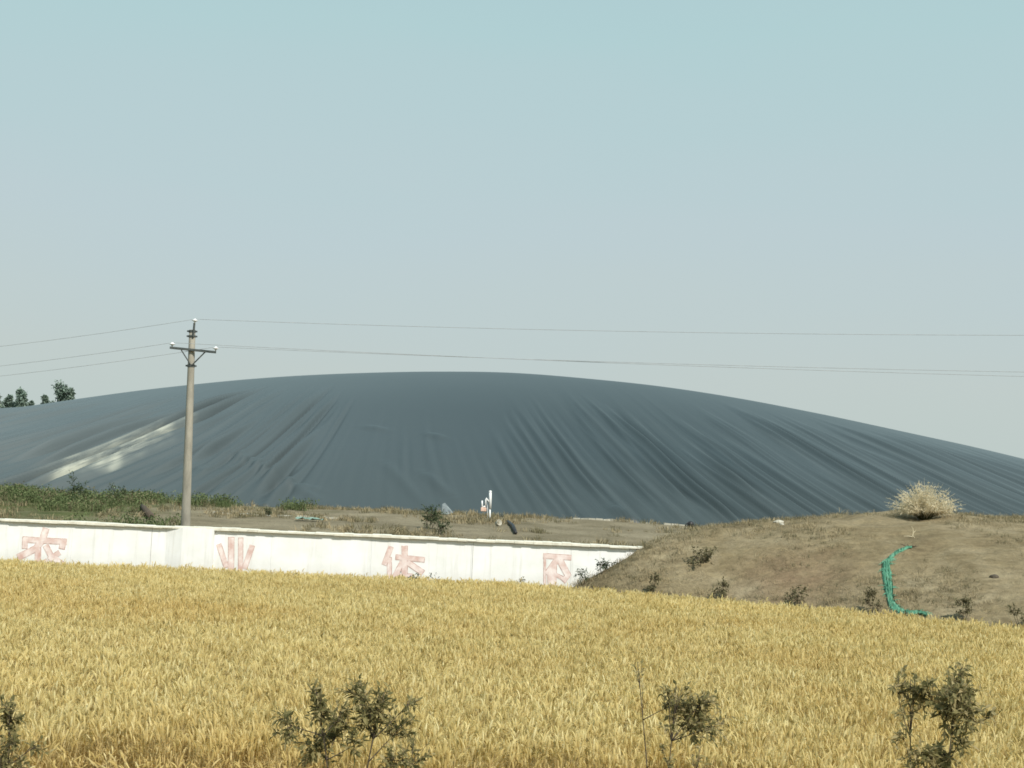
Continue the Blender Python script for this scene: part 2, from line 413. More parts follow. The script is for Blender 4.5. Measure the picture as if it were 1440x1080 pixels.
a_ = at(258, 746, WALL_Y).x; b_ = at(338, 752, WALL_Y).x
m = MB()
b_ = at(302, 752, WALL_Y).x
c_ = a_ - .5
m.add([(a_, -.113, 1.985), (b_, -.113, 1.985), (b_, -.113, .0), (a_, -.113, .0), (b_, -.003, .0), (c_, -.003, .0), (c_, -.003, 1.94), (b_, -.003, 1.94)],
      [(0, 3, 2, 1), (3, 5, 4, 2), (0, 6, 5, 3), (1, 2, 4, 7), (0, 1, 7, 6)])
tag(m.build('plastered_patch', M_WALL, wall), 'plastered white panel standing proud of the wall below the pole')
for px in (212, 665, 1145 - 260):
    m = MB(); q = at(px, 780, WALL_Y); m.box((q.x, -.006, .97), (.014, .008, 1.9)); m.build('panel_seam', M_SEAM, wall)

def strokes(name, lst, ox, oy, sc, label):
    """bold painted character: outline sheet behind, fill sheet in front"""
    par = None
    for layer, (mat, grow) in enumerate(((M_RED, .0), (M_PINK, -.022))):
        m = MB()
        for si, (pts, w) in enumerate(lst):
            P = []
            for cx, cy in pts:
                q = at(ox + cx / sc, oy + cy / sc, WALL_Y); P.append(V((q.x, 0, q.z)))
            wd = w / 46.5 / 2 + grow; yy = -.004 - layer * .004 - si * .0003
            L = []; Rr = []
            for i, p in enumerate(P):
                tn = (P[min(i + 1, len(P) - 1)] - P[max(i - 1, 0)]).normalized(); nn = V((-tn.z, 0, tn.x))
                e = (-tn if i == 0 else (tn if i == len(P) - 1 else V((0, 0, 0)))) * grow
                L.append(p + nn * wd + e); Rr.append(p - nn * wd + e)
            vs = [V((q.x, yy, q.z)) for q in L + Rr]; k = len(P)
            m.add(vs, [(i, i + 1, k + i + 1, k + i) for i in range(k - 1)])
        if layer == 0: par = m.build(name, mat, wall); par['label'] = label
        else: m.build('paint_fill', mat, par)
strokes('painted_character', [([(190, 592), (565, 612)], 9), ([(212, 570), (208, 672)], 8), ([(540, 588), (520, 675)], 9),
    ([(390, 495), (358, 600), (300, 670), (150, 745)], 10), ([(322, 660), (318, 830)], 9), ([(385, 640), (430, 730), (560, 830)], 9),
    ([(505, 700), (410, 765)], 8), ([(318, 815), (400, 770)], 7)], 0, 660, 6, 'faded red character, leftmost on the wall')
strokes('painted_character', [([(512, 450), (508, 770)], 9), ([(592, 455), (588, 770)], 7.5), ([(405, 510), (472, 710)], 8),
    ([(690, 520), (622, 720)], 8), ([(370, 772), (740, 782)], 9)], 240, 680, 6, 'faded red character of upright strokes right of the pole')
strokes('painted_character', [([(210, 805), (180, 885)], 8), ([(203, 850), (203, 960)], 7), ([(228, 850), (352, 862)], 8), ([(267, 802), (267, 965)], 9),
    ([(258, 870), (222, 940)], 8), ([(276, 870), (346, 918)], 9), ([(236, 930), (300, 930)], 7)], 480, 500, 3, 'faded red character in the middle of the wall')
strokes('painted_character', [([(262, 490), (502, 506)], 8), ([(276, 470), (276, 760)], 4), ([(395, 500), (290, 650)], 9), ([(350, 560), (345, 760)], 10),
    ([(400, 520), (472, 655), (425, 705)], 10), ([(312, 600), (318, 755)], 6), ([(350, 640), (450, 690)], 6)], 720, 700, 6, 'faded pink character half buried beside the mound')

# ------------------------------------------------------------------ utility pole
M_POLE = NT('pole_concrete'); t = M_POLE; v = t.coord('Object')
c = t.ramp(t.noise(t.coord('Object', (1, 1, .25)), 5, 5), [(.3, (.20, .185, .15)), (.7, (.37, .345, .285))])
t.col(c); t.rough(.9, .2); t.bump(t.noise(v, 14, 4), .2, .01); M_POLE = t.m
M_STEEL = simple('dark_steel', (.035, .045, .045), (.09, .10, .095), 12, .6, .4)
M_PORC = simple('white_porcelain', (.78, .79, .79), (.88, .88, .88), 4, .25, .5)
M_WIRE = simple('aluminium_wire', (.30, .32, .33), (.42, .44, .45), 4, .5, .4)
PY = 45.8
foot = at(262, 738, PY); top = at(270.5, 464, PY)
pz0 = surf(foot.x, PY) - .3
pole = thing('utility_pole', (foot.x, PY, pz0), 'tall concrete utility pole with a dark crossarm and three white insulators behind the wall', 'utility pole')
def loc(px, py, dy=0.0):
    q = at(px, py, PY); return V((q.x - foot.x, dy, q.z - pz0))
Pt = loc(270.5, 464); Pb = V((0, 0, 0))
m = MB(); nn = 10
m.tube([Pb.lerp(Pt, i / nn) for i in range(nn + 1)], [.155 - .055 * i / nn for i in range(nn + 1)], 18)
m.build('shaft', M_POLE, pole, True)
ax = (Pt - Pb).normalized()
def band(px, py, r=.125, h=.05):
    m = MB(); p = loc(px, py); m.tube([p - ax * h, p + ax * h], r, 16)
    for sgn in (-1, 1): m.box(p + V((sgn * (r + .02), 0, 0)), (.06, .05, .05))
    m.build('clamp_band', M_STEEL, pole)
band(270.3, 466, .115, .035); band(270, 473, .12, .03); band(268.7, 514.5, .125, .04)
ca, cb = loc(240.5, 489.5, -.15), loc(305, 496, -.15)
m = MB(); d = cb - ca; ang = math.atan2(d.z, d.x); m.box((ca + cb) / 2, (d.length, .075, .075), M=Matrix.Rotation(-ang, 3, 'Y'), bev=.006)
arm = m.build('crossarm', M_STEEL, pole)
for p0, p1 in (((256.5, 493), (269, 513)), ((290, 495.5), (271, 514))):
    m = MB(); m.tube([loc(*p0, dy=-.15), loc(*p1, dy=-.12)], .022, 6); m.build('brace', M_STEEL, pole)
m = MB(); m.tube([loc(273, 474, -.13), loc(274.6, 455, -.13)], .035, 8); m.build('top_bracket', M_STEEL, pole)
INS = []
for (px, py) in ((243.5, 489), (304.5, 495), (275.2, 456)):
    p = loc(px, py, -.15); m = MB()
    m.lathe([(.018, 0), (.02, .06), (.045, .062), (.05, .07), (.035, .08), (.08, .088), (.098, .10), (.092, .115), (.05, .13), (.035, .14), (.04, .15), (.03, .16), (.01, .162)], p, 14)
    m.build('insulator', M_PORC, pole, True); INS.append(V((foot.x, PY, pz0)) + p + V((0, 0, .15)))
P0 = V((-55, 60, 0)); P2 = V((35, 38, 0))
def wire(name, lab, I, zl, zr, sl, sr, off):
    pts = []
    A = V((P0.x, P0.y + off, zl)); B = V((P2.x, P2.y + off, zr))
    for i in range(41):
        u = i / 40; p = A.lerp(I, u); p.z -= 4 * sl * u * (1 - u); pts.append(p)
    for i in range(1, 41):
        u = i / 40; p = I.lerp(B, u); p.z -= 4 * sr * u * (1 - u); pts.append(p)
    m = MB(); m.tube(pts, .0075, 5); tag(m.build(name, M_WIRE, None, True), lab, 'power line', None)
wire('power_line', 'uppermost overhead wire carried by the insulator on the pole tip', INS[2], 7.6, 9.45, 1.5, .38, 0)
wire('power_line', 'overhead wire held by the left end insulator of the crossarm', INS[0], 6.7, 7.75, 1.4, .28, .3)
wire('power_line', 'overhead wire held by the right end insulator of the crossarm', INS[1], 6.2, 8.0, 1.45, .28, -.4)

# ------------------------------------------------------------------ shrubs
def leaf(mb, p, d, L, W, mi=0, droop=.25):
    d = d.normalized(); s_ = d.cross(V((0, 0, 1)))
    s_ = s_.normalized() if s_.length > 1e-3 else V((1, 0, 0))
    a_ = random.uniform(-.9, .9); n_ = s_.cross(d); s_ = (s_ * math.cos(a_) + n_ * math.sin(a_))
    q1 = p + d * L * .45 + V((0, 0, -droop * L * .1)); q2 = p + d * L + V((0, 0, -droop * L * .6)); n_ = s_.cross(d) * W * .12
    mb.add([p, q1 + s_ * W / 2 + n_, q1 - s_ * W / 2 + n_, q1, q2], [(0, 3, 1), (0, 2, 3), (1, 3, 4), (3, 2, 4)], mi)
def rdir(up=.3):
    while True:
        d = V((random.gauss(0, 1), random.gauss(0, 1), random.gauss(0, 1)))
        if d.length > .1: d = d.normalized(); d.z += up; return d.normalized()
M_BARK = simple('brown_bark', (.05, .038, .028), (.12, .095, .07), 20, .9, .2)
M_LEAF_FG = leafmat('shrub_leaf_mixed', [(.14, .13, .055), (.22, .20, .085), (.33, .285, .13), (.48, .40, .21), (.34, .24, .14)], trans=.5)
M_LEAF_DG = leafmat('shrub_leaf_green', [(.035, .055, .028), (.065, .09, .045), (.11, .135, .07)])
M_LEAF_BR = leafmat('shrub_leaf_brown', [(.10, .095, .05), (.16, .145, .078), (.23, .20, .12)])

def clump_shrub(label, base, tips, stems_r, leafL, leafW, mat, group, cat='shrub', name='young_shrub', loose=1.0):
    """base: foot point; tips: list of (x,y,z offset, clump radius, leaf count)"""
    th = thing(name, base, label, cat, group); st = MB(); lf = MB(); trunks = []
    order = sorted(tips, key=lambda t_: -t_[2])
    for (x, y, z, r, nl) in order:
        tip = V((x, y, z)); best = None
        for tp in trunks:       # branch off the nearest trunk when one is close
            for q in tp[3:7]:
                if q.z < z - .08:
                    dd_ = (q - tip).length
                    if best is None or dd_ < best[0]: best = (dd_, q)
        if best and best[0] < .42 * max(z, .3) ** .5 and len(trunks) >= 2 or (best and len(trunks) >= 6):
            b0 = best[1]; rad0 = stems_r * .5
        else:
            b0 = V((x * .25 + random.uniform(-.03, .03), y * .1, 0)); rad0 = stems_r
        mid = b0.lerp(tip, .5) + V((random.uniform(-.05, .05), random.uniform(-.05, .05), .0)) * (tip - b0).length * 1.3; pts = []
        for i in range(9):
            u = i / 8; pts.append(b0 * (1 - u) ** 2 + mid * 2 * u * (1 - u) + tip * u * u)
        if rad0 == stems_r: trunks.append(pts)
        st.tube(pts, [rad0 * (1 - .75 * i / 8) for i in range(9)], 5)
        nt = max(3, int(nl / 7))
        for k in range(nt):
            u = random.uniform(.72, 1.0); p0 = pts[int(u * 8)]
            d = rdir(.25); e = tip + V((d.x * r * 1.15, d.y * r, d.z * r * 1.1 - r * .3)) * random.uniform(.35, 1.1)
            st.tube([p0, p0.lerp(e, .55) + V((0, 0, .02)), e], [stems_r * .22, stems_r * .16, stems_r * .1], 4)
            for j in range(7):
                w_ = .35 + .65 * j / 6; q = p0.lerp(e, w_)
                dd = (e - p0).normalized() * .7 + rdir(.1) * 1.0 * loose
                leaf(lf, q, dd, leafL * random.uniform(.6, 1.2), leafW * random.uniform(.7, 1.15))
    st.build('stem', M_BARK, th, True); lf.build('foliage', mat, th)
    return th

def fg(px_base, Y, tips, **kw):
    """tips in photo survey px: (px,py,radius m,leaf count)"""
    b = at(px_base, 1000, Y); bz = surf(b.x, Y) - .02; tt = []
    for (px, py, r, nl) in tips:
        q = at(px, py, Y); tt.append((q.x - b.x, random.uniform(-.25, .25), q.z - bz, r * 1.25, int(nl * 1.6)))
    return clump_shrub(base=(b.x, Y, bz), tips=tt, **kw)
G = 'young shrubs in front of the wheat'
fg(500, 12.4, [(449, 962, .06, 45), (455, 995, .11, 80), (478, 1010, .13, 110), (500, 975, .12, 100), (520, 990, .13, 110), (540, 975, .08, 60),
    (403, 1010, .11, 70), (440, 1045, .15, 120), (470, 1040, .12, 90), (512, 1015, .12, 90), (575, 990, .08, 28), (560, 1030, .17, 90), (590, 1050, .14, 60), (505, 1040, .10, 40), (555, 1060, .15, 60)],
   label='wide leafy shrub with several stems, left of centre in front of the wheat', stems_r=.012, leafL=.082, leafW=.032, mat=M_LEAF_FG, group=G)
fg(945, 12.2, [(900, 935, .05, 10), (938, 972, .05, 28), (955, 968, .06, 40), (975, 1000, .15, 210), (990, 985, .13, 130), (1003, 1012, .11, 60), (975, 1022, .11, 120), (948, 995, .07, 40), (935, 1015, .05, 14), (940, 1068, .07, 26), (990, 1070, .10, 34), (930, 1050, .05, 12)],
   label='thin shrub with one round leafy head on bare stems, right of centre', stems_r=.010, leafL=.066, leafW=.027, mat=M_LEAF_FG, group=G)
fg(1312, 12.0, [(1270, 962, .07, 34), (1290, 960, .10, 70), (1310, 975, .13, 110), (1335, 970, .12, 110), (1355, 950, .10, 130), (1358, 975, .12, 140), (1350, 1000, .12, 110), (1325, 1000, .12, 110), (1272, 1000, .06, 20), (1262, 1030, .08, 24),
    (1290, 1050, .12, 70), (1310, 1065, .14, 90), (1338, 1035, .08, 40), (1392, 1005, .07, 16), (1330, 1060, .11, 60)],
   label='dense dark shrub at the right with leafy top and tall bare stems', stems_r=.011, leafL=.08, leafW=.033, mat=M_LEAF_FG, group=G)
fg(8, 12.2, [(6, 990, .08, 60), (10, 1012, .08, 40), (-18, 1005, .12, 60), (20, 1045, .12, 50), (38, 1055, .08, 24), (5, 1068, .12, 80), (28, 1078, .10, 40), (-20, 1050, .12, 50)],
   label='shrub cut by the left edge of the view, in front of the wheat', stems_r=.012, leafL=.08, leafW=.033, mat=M_LEAF_FG, group=G)

def small_shrub(px, py, Y, h, w, nl, label, mat=M_LEAF_BR, L=.09, group='small wild shrubs on the mound', name='wild_shrub', y_on=True, W=None):
    q = at(px, py, Y)
    if y_on:      # walk along the ray until it meets the terrain
        for yy in np.arange(Y - 8, Y + 14, .1):
            r = at(px, py, float(yy))
            if r.z <= surf(r.x, float(yy)): q = r; break
    bz = surf(q.x, q.y) - .03; tips = []
    nl = int(nl * 1.6); k = max(4, int(nl / 40))
    for i in range(k):
        a_ = random.uniform(0, 2 * math.pi); rr = w / 2 * random.uniform(.1, .8)
        tips.append((rr * math.cos(a_), rr * .6 * math.sin(a_), h * random.uniform(.35, .92), max(.07, w * .24), int(nl / k)))
    return clump_shrub(label, (q.x, q.y, bz), tips, .008, L, W or L * .45, mat, group, name=name)
small_shrub(918, 843, 38, .75, .55, 200, 'small bare-stemmed shrub low on the left slope of the mound', L=.09)
small_shrub(1015, 845, 38, .6, .6, 220, 'dark round shrub at the mound foot, second from the left', M_LEAF_BR, .09)
small_shrub(1118, 855, 36, .6, .7, 200, 'loose dull shrub at the mound foot below the reddish patch', L=.09)
small_shrub(1228, 866, 36, .7, .6, 230, 'thin shrub standing just left of the green net', L=.09)
small_shrub(1357, 874, 34, .65, .55, 260, 'dark brown shrub at the mound foot right of the green net', L=.09)
small_shrub(1438, 884, 33, .6, .8, 160, 'faint shrub at the mound foot by the right edge', L=.09)
small_shrub(985, 795, 40, .5, 1.0, 260, 'low dark bush leaning on the upper left flank of the mound', M_LEAF_BR, .10)
small_shrub(605, 744, 60, 1.1, 1.3, 520, 'dark green bush on the bank beside the folded liner flap', M_LEAF_DG, .11, group='bushes on the bank behind the wall', name='bush')
small_shrub(620, 752, 56, .6, .9, 200, 'low dark bush touching the wall coping below the taller bush', M_LEAF_DG, .10, group='bushes on the bank behind the wall', name='bush')
small_shrub(111, 712, 66, 1.6, 1.2, 260, 'slender dark sapling below the pale mud streak on the membrane', M_LEAF_DG, .11, group='bushes on the bank behind the wall', name='bush')
small_shrub(163, 712, 66, 1.0, 1.3, 260, 'bushy sapling on the bank between the pole and the pale streak', M_LEAF_DG, .10, group='bushes on the bank behind the wall', name='bush')
small_shrub(372, 726, 60, .45, .6, 120, 'small dark tuft breaking the pale kerb line', M_LEAF_DG, .09, group='bushes on the bank behind the wall', name='bush')
small_shrub(590, 836, 41.6, 1.05, 1.7, 420, 'low green bush at the wall foot under the middle character', M_LEAF_DG, .09, group='plants along the wall foot', y_on=False, name='bush')
small_shrub(770, 838, 41.2, .8, .9, 300, 'dark bush where the mound meets the wall foot', M_LEAF_DG, .08, group='plants along the wall foot', y_on=False, name='bush')
small_shrub(738, 838, 42.2, 1.35, .6, 60, 'thin weed with tufted tops against the white wall', M_LEAF_BR, .08, group='plants along the wall foot', y_on=False, name='tall_weed')
small_shrub(716, 838, 42.2, .85, .5, 40, 'short weed left of the tufted weed against the wall', M_LEAF_BR, .07, group='plants along the wall foot', y_on=False, name='tall_weed')
small_shrub(798, 828, 41, .55, .9, 220, 'low dark scrub at the lowest left edge of the mound', M_LEAF_DG, .08, group='plants along the wall foot', name='tall_weed')
small_shrub(846, 806, 42, .45, .9, 200, 'low dark scrub on the mound edge just under the wall coping end', M_LEAF_DG, .08, group='plants along the wall foot', name='tall_weed')
small_shrub(822, 822, 41.5, .55, .9, 150, 'scrubby weed on the mound edge in front of the wall end', M_LEAF_DG, .07, group='plants along the wall foot', name='tall_weed')

# pampas-like dry tussock on the crest
def hit(px, py, y0, y1):
    for yy in np.arange(y0, y1, .05):
        r = at(px, py, float(yy))
        if r.z <= surf(r.x, float(yy)): return V((r.x, yy, surf(r.x, float(yy))))
    r = at(px, py, y1); return V((r.x, y1, surf(r.x, y1)))
M_STRAW = leafmat('dry_plume', [(.62, .54, .37), (.76, .68, .49), (.86, .79, .61)], trans=.3)
M_TGREEN = leafmat('tussock_base', [(.04, .05, .02), (.10, .10, .045)])
tb = hit(1300, 731, 38, 47)
th = thing('dry_tussock', tb, 'large pale dry grass tussock on top of the mound', 'grass tussock')
m = MB(); g = MB()
for i in range(420):
    an = random.uniform(0, 2 * math.pi); sp = random.random() ** .55; L = random.uniform(.75, 1.4) * (1 - .12 * sp)
    ox, oy = math.cos(an) * sp, math.sin(an) * sp
    d = V((ox * 1.15, oy * .9, 1.3 - sp * .55)).normalized(); pts = []
    for k in range(9):
        u = k / 8; pts.append(V((ox * .06, oy * .06, 0)) + d * L * u + V((ox * .25 * u * u, oy * .2 * u * u, -.24 * sp * u ** 2.5)))
    s_ = d.cross(rdir()).normalized(); m.ribbon(pts, .008, s_)
    for k in range(26):     # feathery side barbs towards the tip
        u = random.uniform(.48, 1.0); q = pts[int(u * 8)]; dd = (d * .8 + rdir(-.15) * .75).normalized()
        bl = random.uniform(.06, .16) * (1.25 - u * .5); ss = dd.cross(rdir()).normalized()
        m.ribbon([q, q + dd * bl * .6, q + dd * bl + V((0, 0, -.03))], [.010, .012, .002], ss)
for i in range(420):
    an = random.uniform(0, 2 * math.pi); sp = random.random(); ox, oy = math.cos(an) * sp, math.sin(an) * sp
    d = V((ox * .9, oy * .7, 1)).normalized(); L = random.uniform(.2, .55)
    s_ = d.cross(rdir()).normalized(); g.ribbon([V((ox * .16, oy * .14, 0)), d * L * .5 + V((ox * .16, oy * .14, 0)), d * L + V((ox * .28, oy * .25, -.05))], [.025, .02, .004], s_)
m.build('plume', M_STRAW, th); g.build('leaf_base', M_TGREEN, th)

# green shade net lying on the mound
t = NT('green_net'); v = t.coord('Object'); f = t.noise(t.coord('Object', (7, 3, .8)), 2.5, 6)
t.col(t.ramp(f, [(.35, (.03, .10, .065)), (.5, (.08, .23, .15)), (.65, (.15, .33, .225)), (.8, (.28, .42, .32))])); t.rough(.8, .1); t.bump(f, .9, .04)
M_NET = t.m
path = [(1282, 772, .02), (1271, 775, .035), (1260, 780, .05), (1251, 787, .10), (1246, 794, .2), (1247, 808, .24), (1249, 825, .22), (1251, 840, .2), (1254, 852, .2), (1262, 861, .18), (1275, 865, .12), (1290, 864.5, .08), (1300, 867, .10), (1305, 870, .03)]
P = [hit(a_, b_, 30, 47) for a_, b_, w in path]; o0 = P[6].copy()
W = [w for *_, w in path]; pts = []; ww = []
for i in range(len(P) - 1):
    for k in range(6):
        u = k / 6; q = P[i].lerp(P[i + 1], u); pts.append(V((q.x, q.y, surf(q.x, q.y)))); ww.append(W[i] * (1 - u) + W[i + 1] * u)
m = MB(); vs = []; n = 11
for i, p in enumerate(pts):
    tn = (pts[min(i + 1, len(pts) - 1)] - pts[max(i - 1, 0)]); tn.z = 0; tn = tn.normalized() if tn.length > 1e-5 else V((0, 1, 0))
    vx = V((1, 0, 0)) if abs(tn.y) > .5 else V((-tn.y, tn.x, 0)) * (1 if tn.x < 0 else -1)
    for k in range(n):
        a_ = k / (n - 1) * 2 - 1; wd = ww[i] * (1 + .10 * math.sin(i * .23) + random.uniform(-.06, .06) * (k in (0, n - 1))); q = p + vx * a_ * wd * .5
        z = surf(q.x, q.y) + .03 + .05 * (1 - a_ * a_) * min(1, wd / .15) + .05 * math.sin(k * 2.2 + i * .10) + random.uniform(-.012, .012)
        vs.append(V((q.x, q.y, z)) - o0)
m.add(vs, [(i * n + k, i * n + k + 1, (i + 1) * n + k + 1, (i + 1) * n + k) for i in range(len(pts) - 1) for k in range(n - 1)])
for k in range(70):      # frayed strands along both edges
    i_ = random.randrange(2, len(pts) - 2); p = pts[i_]; sg = random.choice((-1, 1)); wd = ww[i_] * .5
    vx = V((1, 0, 0)); q0 = p + vx * sg * wd * .8 + V((0, 0, .05)) - o0; x1 = p + vx * sg * (wd + random.uniform(.04, .16)) + V((0, random.uniform(-.12, .12), 0))
    q1 = V((x1.x, x1.y, surf(x1.x, x1.y) + .03)) - o0
    m.ribbon([q0, q0.lerp(q1, .5) + V((0, 0, .02)), q1], [.03, .02, .006], V((0, .6, .8)))
o = m.build('shade_net', M_NET, None, True); o.location = o0
tag(o, 'crumpled strip of green shade netting hanging down the mound slope', 'netting')

# small objects on the bank
M_WHITE = simple('white_pipe_paint', (.72, .73, .72), (.86, .86, .85), 6, .5, .4)
M_ORANGE = simple('faded_orange', (.55, .34, .24), (.72, .52, .42), 5, .7, .3)
M_BLACK = simple('black_plastic', (.015, .015, .016), (.04, .04, .042), 6, .5, .4)
gb = hit(689, 731, 50, 74); GY = gb.y
th = thing('gas_valve_stand', gb, 'white pipe stand with a small orange box before the membrane', 'pipe stand')
def gl(px, py): q = at(px, py, GY); return V((q.x - gb.x, 0, q.z - gb.z))
m = MB(); m.tube([gl(689, 734), gl(689, 716)], .035, 10); m.tube([gl(686, 734) + V((0, .1, 0)), gl(685.5, 706) + V((0, .1, 0))], .022, 8); m.build('post', M_WHITE, th, True)
m = MB(); m.tube([gl(689.5, 716), gl(689.5, 700), gl(689.5, 692)], [.05, .065, .06], 12); m.lathe([(.05, 0), (.075, .02), (.06, .07), (.01, .09)], gl(689.5, 692.5), 12); m.build('vent_pipe', M_WHITE, th, True)
m = MB(); m.tube([gl(688, 706), gl(683.5, 700.5), gl(683, 703), gl(683, 712)], .035, 10); m.build('elbow_pipe', M_WHITE, th, True)
m = MB(); m.tube([gl(678, 704), gl(678, 714)], .035, 8); m.tube([gl(678, 713), gl(683, 712)], .03, 8); m.build('side_pipe', M_WHITE, th, True)
m = MB(); m.box(gl(680, 716.5), (.26, .16, .18), bev=.02); m.build('meter_box', M_ORANGE, th)

wb_ = hit(698, 741, 50, 72); m = MB()
m.lathe([(.08, 0), (.10, .02), (.12, .2), (.13, .21), (.13, .22), (.115, .22), (.09, .05), (.01, .04)], (0, 0, 0), 16)
o = m.build('bucket', M_CONC, None, True); o.location = wb_ + V((0, 0, .12)); o.rotation_euler = (math.radians(70), 0, math.radians(35))
tag(o, 'small white bucket tipped over on the bank near the pipe stand', 'bucket')
a_, b_ = hit(714, 736, 48, 72), hit(725, 752, 48, 72); m = MB()
m.tube([V((0, 0, .08)), (b_ - a_) * .5 + V((.05, 0, .14)), (b_ - a_) + V((0, 0, .08))], [.07, .075, .07], 10)
o = m.build('black_pipe', M_BLACK, None, True); o.location = a_
tag(o, 'short black pipe lying on the bank right of the white bucket', 'pipe')
a_, b_ = hit(199, 714, 48, 74), hit(213, 731, 48, 72); m = MB()
m.tube([V((0, 0, .1)), (b_ - a_) * .5 + V((-.1, 0, .2)), (b_ - a_) + V((0, 0, .1))], [.08, .12, .14], 9)
o = m.build('dark_log', M_BARK, None, True); o.location = a_
tag(o, 'dark branch leaning on the green bank left of the utility pole', 'branch')
fb = hit(625, 724, 50, 76); m = MB()
def fl(px, py, dy): q = at(px, py, fb.y); return V((q.x - fb.x, dy, q.z - fb.z))
A, B, Cc, D, E = fl(620, 724, -.1), fl(621.5, 709, .3), fl(631, 723, -.2), fl(625, 707, .5), fl(637, 721, .4)
m.add([A, B, Cc, D, E, fl(621, 723, -.15)], [(0, 5, 1), (1, 5, 2), (1, 2, 3), (3, 2, 4)])
M_FLAP = simple('grey_liner_flap', (.045, .055, .06), (.26, .29, .29), 1.6, .6, .4)
o = m.build('liner_flap', M_FLAP); o.location = fb; tag(o, 'small tent-like fold of grey liner at the membrane foot by the bush', 'liner flap')
kb = hit(971, 741, 42, 72); m = MB(); m.lathe([(.10, 0), (.15, .04), (.16, .16), (.12, .24), (.04, .27)], (0, 0, -.02), 12); m.tube([V((-.12, 0, .2)), V((-.22, 0, .1)), V((-.25, 0, 0))], .025, 6)
o = m.build('black_container', M_BLACK, None, True); o.location = kb + V((0, 0, .02)); tag(o, 'small black plastic container at the top left of the mound', 'container')

def rock(px, py, y0, y1, s, label, mat):
    p = hit(px, py, y0, y1); m = MB(); bpts = []
    n, k = 9, 6; vs = [V((0, 0, -s[2] * .5))]
    for j in range(1, k):
        ph = math.pi * j / k - math.pi / 2
        for i in range(n):
            th_ = 2 * math.pi * i / n; r = random.uniform(.8, 1.1)
            vs.append(V((math.cos(th_) * math.cos(ph) * s[0] * r, math.sin(th_) * math.cos(ph) * s[1] * r, math.sin(ph) * s[2] * r)))
    vs.append(V((0, 0, s[2])))
    fs = [(0, 1 + (i + 1) % n, 1 + i) for i in range(n)] + [(1 + j * n + i, 1 + j * n + (i + 1) % n, 1 + (j + 1) * n + (i + 1) % n, 1 + (j + 1) * n + i) for j in range(k - 2) for i in range(n)]
    fs += [(1 + (k - 2) * n + i, 1 + (k - 2) * n + (i + 1) % n, len(vs) - 1) for i in range(n)]
    m.add(vs, fs); o = m.build('stone', mat); o.location = p; tag(o, label, 'stone')
rock(1095, 735, 38, 48, (.17, .12, .08), 'pale stone on the mound crest between the container and the tussock', M_CONC)
rock(1100, 738, 38, 48, (.08, .08, .05), 'smallest pale stone lying just below the crest stone', M_CONC)
M_ROCKD = simple('dark_stone', (.05, .045, .035), (.12, .10, .075), 5, .9, .1, .4)
rock(1398, 812, 34, 46, (.14, .10, .07), 'dark clod on the right side of the mound slope', M_ROCKD)
rock(752, 830, 40, 42, (.22, .14, .13), 'dark lump at the wall foot left of the mound', M_ROCKD)
# dry twig on the slope
p = hit(1283, 756, 36, 47); m = MB()
for a0, a1, r in (((0, 0, 0), (.02, 0, .22), .018), ((.01, 0, .12), (.09, 0, .2), .012), ((.02, 0, .2), (-.03, 0, .32), .012), ((.02, 0, .02), (-.28, -.1, .03), .012), ((.0, 0, .05), (.06, -.1, -.05), .012)):
    m.tube([V(a0), V(a0).lerp(V(a1), .5) + V((.01, 0, .01)), V(a1)], [r, r * .8, r * .4], 6)
o = m.build('dry_twig', M_STRAW); o.location = p; tag(o, 'pale forked dry twig on the slope below the tussock', 'twig')
# dark branch scrap above the net
p = hit(1281, 771, 36, 47); m = MB()
for k in range(7):
    a_ = random.uniform(-.3, .35); m.tube([V((0, 0, .02)), V((a_ * .6, -.03, .05)), V((a_, random.uniform(-.1, .1), random.uniform(.03, .12)))], [.014, .011, .004], 5)
o = m.build('dark_twig', M_BARK); o.location = p; tag(o, 'dark twigs lying at the upper end of the green net', 'twig')
# teal scrap on bank
p = hit(437, 733, 50, 72); m = MB(); vs = []
for j in range(5):
    for i in range(12): vs.append(V(((i - 6) * .1, (j - 2) * .14, .05 + random.uniform(0, .12))))
m.add(vs, [(j * 12 + i, j * 12 + i + 1, (j + 1) * 12 + i + 1, (j + 1) * 12 + i) for j in range(4) for i in range(11)])
M_TEAL = simple('pale_teal_net', (.14, .22, .17), (.28, .38, .32), 4, .8, .2)
o = m.build('net_scrap', M_TEAL, None, True); o.location = p; tag(o, 'crumpled pale teal net scrap on the bank right of the pole', 'netting')

